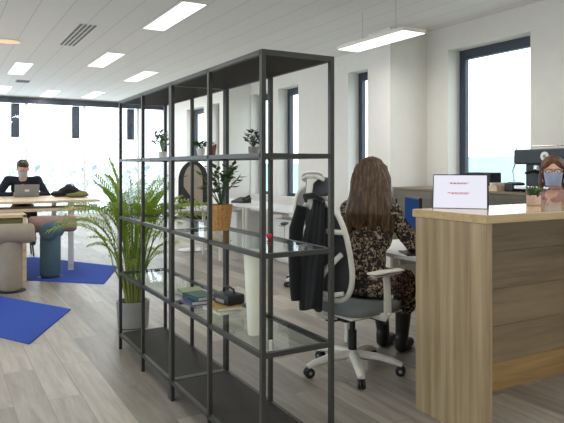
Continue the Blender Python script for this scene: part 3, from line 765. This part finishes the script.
person((2.44, 3.155, 0), math.radians(26),
       dict(seat=.485, th=.50, lean=.07, hx=.02, hz=.175, hyaw=math.radians(20), hpitch=.12, sw=.155, bust=True, topname='floral_dress',
            hand={1: (.46, .15, .79), -1: (.44, -.15, .79)}, knee={1: (.42, .11, .52), -1: (.42, -.10, .52)},
            foot={1: (.50, .10, .0), -1: (.46, -.06, .0)}, boots=True, fall=True),
       'woman with long brown hair and dark floral dress seen from behind in office chair',
       M['skin'], M['dress'], M['tights'], M['boot'], hair_long, skirt=True)

# masked woman behind the counter
def hair_mid(e, f, R, hd, nk):
    h = MB(); h.ball(f(-.025, 0, .05), (.104, .088, .082), 14, R); h.ball(f(-.05, 0, -.02), (.07, .088, .09), 12, R)
    for sg in (-1, 1):
        for k in range(4):
            x = .035-.035*k
            h.tube([f(x-.02, sg*.066, .06), f(x-.03, sg*.086, -.01), f(x-.035, sg*.09, -.09), f(x-.03, sg*.082, -.15)], [.018, .016, .02, .010], 8)
    h.tube([f(.05, .0, .105), f(.072, .035, .085), f(.06, .07, .04)], [.018, .016, .016], 8); h.tube([f(.05, .0, .105), f(.072, -.035, .085), f(.06, -.07, .04)], [.018, .016, .016], 8)
    hm = remesh(h, .008, 3)
    for v_ in hm.b.verts: v_.co += v_.normal*.003*math.sin(v_.co.x*180+v_.co.y*120)
    hm.build('hair', M['hair_auburn'], e, angle=180)
    g = MB()
    for sg in (-1, 1):
        g.tube([f(.108, sg*.033+.024*math.cos(a), .012+.018*math.sin(a)) for a in (2*PI*j/14 for j in range(16))], .0018, 5, cap=False)
        g.tube([f(.104, sg*.057, .016), f(.06, sg*.083, .014), f(-.01, sg*.088, .004)], .0018, 5)
    g.tube([f(.108, -.01, .014), f(.112, 0, .018), f(.108, .01, .014)], .0018, 5)
    g.build('glasses', M['black'], e)
rzw = math.atan2(-3.1, -4.27)-.6
person((4.315, 3.08, 0), rzw,
       dict(seat=.55, th=.485, lean=.03, hx=.03, hz=.155, hyaw=.62, hpitch=.06, sw=.14, bust=True, topname='blouse',
            hand={1: (.30, .14, .80), -1: (.30, -.14, .80)}, knee={1: (.30, .10, .52), -1: (.30, -.10, .52)}, foot={1: (.24, .10, 0), -1: (.24, -.10, 0)}),
       'woman with auburn hair, glasses and light blue face mask sitting behind the counter',
       M['skin2'], M['blouse'], M['tights'], M['boot'], hair_mid, maskm=M['mask_blue'])
# simple stool under her
def stool(loc, h, label, m):
    e = empty('stool', loc, 0, label, 'stool')
    MB().lathe([(.16, h-.05), (.18, h-.04), (.18, h-.012), (.165, h), (.0001, h)], n=28).build('seat', m, e)
    for k in range(4):
        a = PI/4+k*PI/2; MB().tube([(math.cos(a)*.12, math.sin(a)*.12, h-.045), (math.cos(a)*.19, math.sin(a)*.19, 0)], .012, 8).build('leg', M['black'], e)
    MB().tube([(math.cos(a)*.165, math.sin(a)*.165, h*.35) for a in (2*PI*j/20 for j in range(22))], .008, 6, cap=False).build('foot_ring', M['black'], e)
stool((4.315, 3.08, 0), .55, 'dark stool under the masked woman behind the counter', M['mesh'])

# man at the high table
def hair_short(e, f, R, hd, nk):
    h = MB(); h.ball(f(-.022, 0, .052), (.104, .084, .080), 14, R); h.ball(f(-.06, 0, -.01), (.055, .074, .07), 12, R); h.ball(f(.05, 0, .10), (.045, .062, .028), 10, R)
    hm = remesh(h, .007, 2)
    for v_ in hm.b.verts: v_.co += v_.normal*.005*noise.noise(v_.co*60)
    hm.build('hair', M['hair_dark'], e, angle=180)
MY = 9.66; mx0 = 1.09
person((mx0, MY, 0), -PI/2-.12,
       dict(seat=.62, lean=.14, hx=.06, hz=.125, hyaw=0, hpitch=.42, sw=.20, topname='sweater',
            hand={1: (.34, .10, .935), -1: (.34, -.10, .935)}, pole={1: (-.1, 1, -.5), -1: (-.1, -1, -.5)},
            knee={1: (.42, .14, .66), -1: (.42, -.14, .66)}, foot={1: (.34, .14, .20), -1: (.34, -.14, .20)}),
       'man in dark navy sweater looking down at his laptop at the long wooden table',
       M['skin'], M['navy'], M['tights'], M['boot'], hair_short, maskm=M['mask_white'])
stool((mx0, MY, 0), .62, 'dark stool under the man at the long wooden table', M['mesh'])

# ------------------------------------------------------------------ LONG TABLE at left
T = empty('long_table', (-.9, 7.92, 0), 0, 'long light birch high table with a lower shelf in front of the seated man', 'table')
TL = 2.72; TD = 1.5; TH_ = .90
MB().box(0, TL, 0, TD, TH_-.03, TH_, bev=.003).build('tabletop', M['table_wood'], T, smooth=False)
MB().box(.2, TL-.08, .02, TD*.35, .765, .805, bev=.003).build('lower_shelf', M['table_wood'], T, smooth=False)
for x in (.06, 1.45, TL-.35):
    for y_ in (.08, TD-.12):
        MB().box(x-.03, x+.03, y_-.03, y_+.03, .06 if x > 1.5 else 0, TH_-.03).box(x-.03, x+.03, y_-.03, y_+.03, 0, .07).build('leg', M['table_wood'] if x < 1.5 else M['white_lam'], T, smooth=False)
lp = empty('laptop', (mx0-.02, MY-.63, TH_), PI, 'open light grey laptop in front of the man in navy', 'laptop')
MB().box(-.16, .16, -.22, 0, 0, .016, bev=.004).build('keyboard_base', M['grey_pot'], lp, smooth=False)
MB().box(-.16, .16, -.004, .006, 0, .17, mx=Matrix.Translation((0, 0, .012)) @ Matrix.Rotation(-.25, 4, 'X'), bev=.003).build('screen_lid', M['grey_pot'], lp, smooth=False)
MB().box(-.03, .03, .0064, .0074, .07, .10, mx=Matrix.Translation((0, 0, .012)) @ Matrix.Rotation(-.25, 4, 'X')).build('lid_mark', M['white'], lp, smooth=False)
bg_ = empty('bag', (1.62, 8.95, TH_), .1, 'dark slouched bag lying on the right end of the long wooden table', 'bag')
b = MB(); b.ball((0, 0, .07), (.15, .1, .08)); b.ball((-.13, 0, .04), (.13, .09, .045)); b.ball((.10, .01, .045), (.12, .09, .05)); b.ball((-.0, 0, .12), (.07, .06, .05))
remesh(b, .012, 3).build('body', M['black_fab'], bg_, angle=180)
MB().tube([(-.08, -.04, .13), (-.05, -.06, .17), (.03, -.06, .18), (.07, -.04, .13)], .008, 8).build('strap', M['black'], bg_)
cl = MB(); cl.ball((0, 0, .03), (.16, .10, .035)); cl.ball((.06, .02, .045), (.09, .07, .04))
o = remesh(cl, .012, 2).build('folded_scarf', M['olive_fab'], None, angle=180); o.location = (1.67, 8.62, TH_)
tag(o, 'olive green bundled scarf in front of the dark bag on the long table', 'scarf')
# low things under / beside the table
pf = empty('pouf', (.62, 7.62, 0), 0, 'olive upholstered box seat in a pale wood frame at the left picture edge', 'seat')
MB().box(-.35, .22, -.16, .16, .12, .74, bev=.02).build('cushion', M['olive_fab'], pf)
MB().box(.22, .26, -.18, .18, 0, .78, bev=.004).box(-.4, .26, -.18, .18, .74, .775, bev=.004).box(-.4, .22, -.17, .17, .04, .08, bev=.004).build('frame', M['table_wood'], pf, smooth=False)

# ------------------------------------------------------------------ TUBE SEATS
def fat_tube(mb, a, b, r):
    a, b = Vector(a), Vector(b); d = (b-a).normalized(); k = .035
    mb.tube([a, a+d*.006, a+d*k, b-d*k, b-d*.006, b], [r-.035, r-.018, r, r, r-.018, r-.035], 32)
t1 = empty('tube_seat', (.67, 6.98, 0), 0, 'beige felt seat made of a thick horizontal tube on a thick round leg', 'seat')
b = MB(); fat_tube(b, (0, 0, 0), (0, 0, .56), .115); b.build('leg', M['beige_fab'], t1)
b = MB(); fat_tube(b, (-.75, .12, .615), (.22, -.10, .615), .105); b.build('bolster', M['beige_fab'], t1)
b = MB(); fat_tube(b, (-.62, .09, 0), (-.62, .09, .56), .115); b.build('leg', M['beige_fab'], t1)
MB().lathe([(.15, 0), (.15, .008), (.14, .012)], n=32).build('foot_plate', M['black'], t1)
t2 = empty('tube_seat', (1.165, 7.62, 0), 0, 'teal felt seat of round leg and tube with a dusty pink bolster', 'seat')
b = MB(); fat_tube(b, (0, 0, 0), (0, 0, .52), .118); b.build('leg', M['teal_fab'], t2)
b = MB(); fat_tube(b, (-.06, -.15, .555), (.10, .17, .555), .105); b.build('bolster', M['teal_fab'], t2)
b = MB(); fat_tube(b, (-.22, .22, .62), (.33, .14, .62), .10); b.build('backrest_bolster', M['pink_fab'], t2)
MB().lathe([(.14, 0), (.14, .008), (.13, .012)], n=32).build('foot_plate', M['black'], t2)

# ------------------------------------------------------------------ RUGS
def rug(pts, label):
    cx = sum(p[0] for p in pts)/len(pts); cy = sum(p[1] for p in pts)/len(pts)
    o = MB().prism([(x-cx, y-cy) for x, y in pts], 0, .008).build('rug', M['blue'], smooth=False); o.location = (cx, cy, 0)
    tag(o, label, 'rug')
rug([(.587, 4.806), (1.063, 5.787), (.45, 6.89), (-.4, 6.9), (-.5, 6.75)], 'bright blue angular rug in the left foreground, nearest the camera')
rug([(1.619, 6.861), (2.066, 7.963), (1.214, 9.40), (1.0, 9.42), (.3, 8.7), (.2, 8.17)], 'bright blue angular rug beneath the teal tube seat')

# ------------------------------------------------------------------ WHITE DESKS
def desk(x0, x1, y0, y1, h, label, ped=True, m=None):
    e = empty('desk', (x0, y0, 0), 0, label, 'desk')
    a, b_ = x1-x0, y1-y0
    MB().box(0, a, 0, b_, h-.025, h, bev=.002).build('desktop', m or M['white_lam'], e, smooth=False)
    for x in (.04, a-.04):
        for y_ in (.04, b_-.04): MB().box(x-.02, x+.02, y_-.02, y_+.02, 0, h-.025).build('leg', M['white'], e, smooth=False)
    MB().box(.05, a-.05, b_/2-.01, b_/2+.01, h-.08, h-.03).build('cross_beam', M['white'], e, smooth=False)
    return e
def pedestal(x0, y0, label):
    e = empty('drawer_cabinet', (x0, y0, 0), 0, label, 'cabinet')
    MB().box(.012, .45, 0, .5, .03, .60).box(.04, .42, .03, .47, 0, .03).build('body', M['white_lam'], e, smooth=False)
    for k in range(3):
        d_ = MB().box(0, .012, .005, .495, .04+k*.187, .22+k*.187).build('drawer', M['white_lam'], e, smooth=False)
        MB().box(-.012, 0, .17, .33, .13+k*.187, .14+k*.187).build('handle', M['chrome'], d_, smooth=False)
desk(3.95, 4.72, 6.45, 8.05, .74, 'white desk by the window wall just behind the black jacket')
desk(3.95, 4.72, 8.08, 9.68, .74, 'white desk by the window wall under the black phone')
desk(3.95, 4.72, 9.71, 11.3, .74, 'farthest white desk along the window wall')
pedestal(4.1, 6.9, 'white drawer cabinet under the nearest desk by the window wall')
pedestal(4.1, 8.6, 'white drawer cabinet under the desk with the black phone')
desk(2.15, 3.5, 7.75, 8.45, .74, 'white desk standing behind the palm and the middle shelving posts')
ph = empty('desk_phone', (4.25, 8.75, .74), .3, 'low black desk phone on the white desk by the window wall', 'phone')
MB().loft([[V(-.1, -.13, 0), V(.1, -.13, 0), V(.1, .13, 0), V(-.1, .13, 0)], [V(-.1, -.13, .03), V(.1, -.13, .09), V(.1, .13, .09), V(-.1, .13, .03)]]).build('body', M['black'], ph, smooth=False)
MB().tube([(-.06, -.11, .06), (.0, -.11, .092), (.08, -.11, .11)], [.022, .014, .022], 10).build('handset', M['black'], ph)
w_ = empty('webcam', (4.4, 7.0, .74), 0, 'tiny dark round webcam on the white desk behind the jacket', 'webcam')
MB().lathe([(.03, 0), (.03, .008), (.006, .01), (.006, .03)], n=16).build('foot', M['black'], w_); MB().ball((0, 0, .045), .025).build('head', M['black'], w_)
# arched high-back lounge chair between the posts
lc = empty('lounge_chair', (3.50, 8.95, 0), math.radians(246), 'arched high-back chair with beige front and black shell seen between the shelving posts', 'chair')
def arch(w, z0, z1, n=20):
    return [V(0, w*math.cos(PI*j/n), z0+(z1-z0)*math.sin(PI*j/n)**.75) for j in range(n+1)]
def arch_solid(w, zlow, zmid, ztop, x0, x1, curve):
    pr = [V(0, -w, zlow)]+[V(0, -w*math.cos(PI*j/20), zmid+(ztop-zmid)*math.sin(PI*j/20)) for j in range(21)]+[V(0, w, zlow)]
    return [[V(x+curve*p.y*p.y, p.y, p.z) for p in pr] for x in (x0, x1)]
MB().loft(arch_solid(.15, .45, 1.1, 1.36, -.2, -.13, 2.2)).build('back_cushion', M['beige_fab'], lc)
MB().loft(arch_solid(.235, .40, 1.1, 1.42, -.26, -.2, 2.2)).build('back_shell', M['black'], lc)
MB().box(-.2, .26, -.24, .24, .38, .48, bev=.03).build('seat', M['beige_fab'], lc)
MB().lathe([(.24, 0), (.24, .015), (.03, .03), (.025, .38)], n=24).build('pedestal', M['chrome'], lc)
tr = tag(MB().box(-.12, .12, -.09, .09, 0, .012, bev=.004).box(-.09, .09, -.06, .06, .012, .05, bev=.01).build('desk_organiser', M['black']), 'small black organiser on the white desk behind the palm', 'organiser'); tr.location = (2.85, 7.95, .74)
tr2 = tag(MB().box(-.11, .11, -.07, .07, 0, .02, bev=.006).box(-.1, .1, .05, .06, .02, .06).build('document_tray', M['black']), 'low black tray at the left part of the white desk behind the palm', 'tray'); tr2.location = (2.42, 7.95, .74)

# ------------------------------------------------------------------ STAFF DESK, MONITORS
desk(2.64, 3.85, 2.50, 3.72, .74, 'white staff desk behind the oak counter in front of the woman in the floral dress')
def monitor(loc, rz, w, h, scr, label, base=.10):
    e = empty('monitor', loc, rz, label, 'monitor')     # screen faces local -y
    MB().box(-w/2, w/2, 0, .022, base, base+h, bev=.004).build('housing', M['black'], e, smooth=False)
    MB().box(-w/2+.01, w/2-.01, -.0015, 0, base+.012, base+h-.01).build('screen', scr, e, smooth=False)
    MB().box(-.02, .02, .02, .04, .008, base+h*.5).build('stem', M['black'], e, smooth=False)
    MB().box(-.11, .11, -.06, .10, 0, .009, bev=.003).build('foot', M['black'], e, smooth=False)
    return e
M['scr_blue'] = emit('blue_screen', (52, 84, 140), .7)
M['scr_white'] = emit('white_screen', (240, 240, 252), 1.35)
monitor((2.745, 3.05, .74), math.radians(-115.5), .33, .21, M['scr_blue'], 'small monitor with a blue screen on the staff desk beside the woman in floral dress', .17)
# laptop / display on the counter
tb = empty('display_screen', (2.505, 2.39, CH), math.radians(-48), 'thin screen showing a white page with red lines, leaning on the oak counter', 'display')
L_ = Matrix.Rotation(math.radians(-19), 4, 'X')
MB().box(-.15, .15, 0, .014, 0, .20, mx=L_, bev=.003).build('housing', M['black'], tb, smooth=False)
MB().box(-.145, .14, -.001, 0, .003, .193, mx=L_).build('screen', M['scr_white'], tb, smooth=False)
ink = emit('red_ink', (226, 150, 160), .9); q = MB()
for i, (a, b_, z) in enumerate([(-.06, .045, .146), (-.055, .035, .141), (-.07, .05, .088), (-.05, .04, .082)]):
    x = a
    while x < b_:
        w = random.uniform(.008, .02); q.box(x, min(b_, x+w), -.0016, -.001, z, z+.0045, mx=L_); x += w+.003
q.build('text_lines', ink, tb, smooth=False)
MB().box(-.03, .03, -.004, .004, 0, .10, mx=Matrix.Translation((0, .100, 0)) @ Matrix.Rotation(math.radians(26), 4, 'X')).build('stand', M['black'], tb, smooth=False)
# pot plant on the counter
pp = empty('potted_plant', (3.075, 2.355, CH), 0, 'small succulent in a pale pink pot standing on the oak counter', 'potted plant')
MB().box(-.031, .031, -.031, .031, 0, .065, bev=.007).build('pot', mat('pink_pot', (222, 190, 176), .6), pp)
MB().box(-.025, .025, -.025, .025, .064, .068).build('soil', M['soil'], pp, smooth=False)
f = MB()
for k in range(22):
    a = k*2.4; rr = .008+.0016*k; f.ball((math.cos(a)*rr, math.sin(a)*rr, .078+.02*math.cos(k)), (.008, .008, .022), 6, Matrix.Rotation(a, 4, 'Z') @ Matrix.Rotation(.15+.03*k, 4, 'Y'))
f.build('foliage', M['leaf2'], pp)

# ------------------------------------------------------------------ SIDEBOARD + COFFEE MACHINE
sb = empty('sideboard', (4.66, 2.3, 0), 0, 'long dark-fronted sideboard with pale wooden top along the window wall', 'sideboard')
MB().box(.02, .56, 0, 3.2, .08, 1.06).box(.05, .54, .02, 3.18, 0, .08).build('carcass', M['sideboard'], sb, smooth=False)
MB().box(0, .565, -.0, 3.21, 1.06, 1.085, bev=.002)  .build('worktop', wood('sideboard_top', ((104, 92, 74), (122, 110, 90), (138, 126, 104)), (12, 1, 12)), sb, smooth=False)
for k in range(5):
    d_ = MB().box(0, .02, k*.64+.003, k*.64+.637, .09, 1.055).build('door', M['sideboard'], sb, smooth=False)
    MB().box(-.012, 0, k*.64+.57, k*.64+.58, .8, .95).build('handle', M['black'], d_, smooth=False)
cm = empty('espresso_machine', (4.92, 3.42, 1.085), -PI/2, 'large black espresso machine with round pale gauges on the sideboard', 'coffee machine')
# local: front faces -y -> world -x
dk = mat('machine_body', (52, 56, 62), .35, metal=.4)
MB().box(-.40, .40, -.05, .22, .03, .39, bev=.012).box(-.40, .40, -.22, -.03, .26, .40, bev=.012).build('body', dk, cm, smooth=False)
MB().box(-.38, .38, -.24, -.04, .03, .06, bev=.004).build('drip_tray', M['chrome'], cm, smooth=False)
for x in (-.34, .34):
    MB().tube([(x, -.15, 0), (x, -.15, .035)], .018, 12).build('foot', M['black'], cm); MB().tube([(x, .15, 0), (x, .15, .035)], .018, 12).build('foot', M['black'], cm)
for x in (-.2, .14):
    g = MB().tube([(x, -.14, .25), (x, -.14, .205)], [.035, .035], 18).build('group_head', M['chrome'], cm)
    MB().tube([(x, -.14, .20), (x, -.2, .195), (x, -.30, .18)], [.03, .010, .013], 12).build('portafilter', M['black'], g)
for x in (-.06, .27):
    g = MB().tube([(x, -.222, .33), (x, -.230, .33)], .042, 24).build('gauge', M['ceramic'], cm)
    MB().tube([(x, -.2302, .33), (x, -.232, .33)], .016, 12).build('gauge_centre', M['grey_pot'], g)
for x in (-.37, .37):
    MB().tube([(x, -.23, .27), (x*1.02, -.26, .2), (x, -.25, .1)], .006, 8).build('steam_wand', M['chrome'], cm)
MB().tube([(-.38, -.2, .39), (-.38, -.2, .425), (.38, -.2, .425), (.38, -.2, .39)], .006, 8).build('cup_rail', M['chrome'], cm)
gr = empty('knock_box', (4.84, 3.92, 1.085), 0, 'low dark knock box just left of the espresso machine', 'box')
MB().box(-.09, .09, -.05, .05, 0, .085, bev=.012).build('body', dk, gr, smooth=False)
MB().tube([(-.085, 0, .08), (.085, 0, .08)], .012, 12).build('knock_bar', M['black'], gr)
gb = empty('black_speaker', (4.86, 4.33, 1.085), -PI/2, 'small black box speaker on the sideboard right behind the white screen', 'speaker')
MB().box(-.17, .17, -.08, .08, 0, .18, bev=.01).build('cabinet', M['black'], gb, smooth=False)
MB().box(-.135, .135, -.084, -.079, .015, .16, bev=.004).build('front_grille', M['mesh'], gb, smooth=False)
MB().box(.06, .11, -.0855, -.084, .13, .145).build('badge', M['grey_pot'], gb, smooth=False)
wb = empty('wooden_tray', (4.80, 4.08, 1.085), 0, 'pale wooden tray on the sideboard between speaker and espresso machine', 'tray')
MB().box(-.12, .12, -.08, .08, 0, .01).box(-.12, -.11, -.08, .08, .01, .05).box(.11, .12, -.08, .08, .01, .05).box(-.11, .11, -.08, -.07, .01, .05).box(-.11, .11, .07, .08, .01, .05).build('body', M['table_wood'], wb, smooth=False)
for k in range(3):
    o = MB().lathe([(.022, 0), (.034, .05), (.036, .07), (.031, .07), (.02, .008), (.0001, .008)], n=18).build('cup', M['ceramic']); o.location = (4.73+.074*k, 4.08, 1.0955)
    tag(o, 'small white cup in the pale wooden tray on the sideboard', 'cup', 'white cups in the wooden tray')
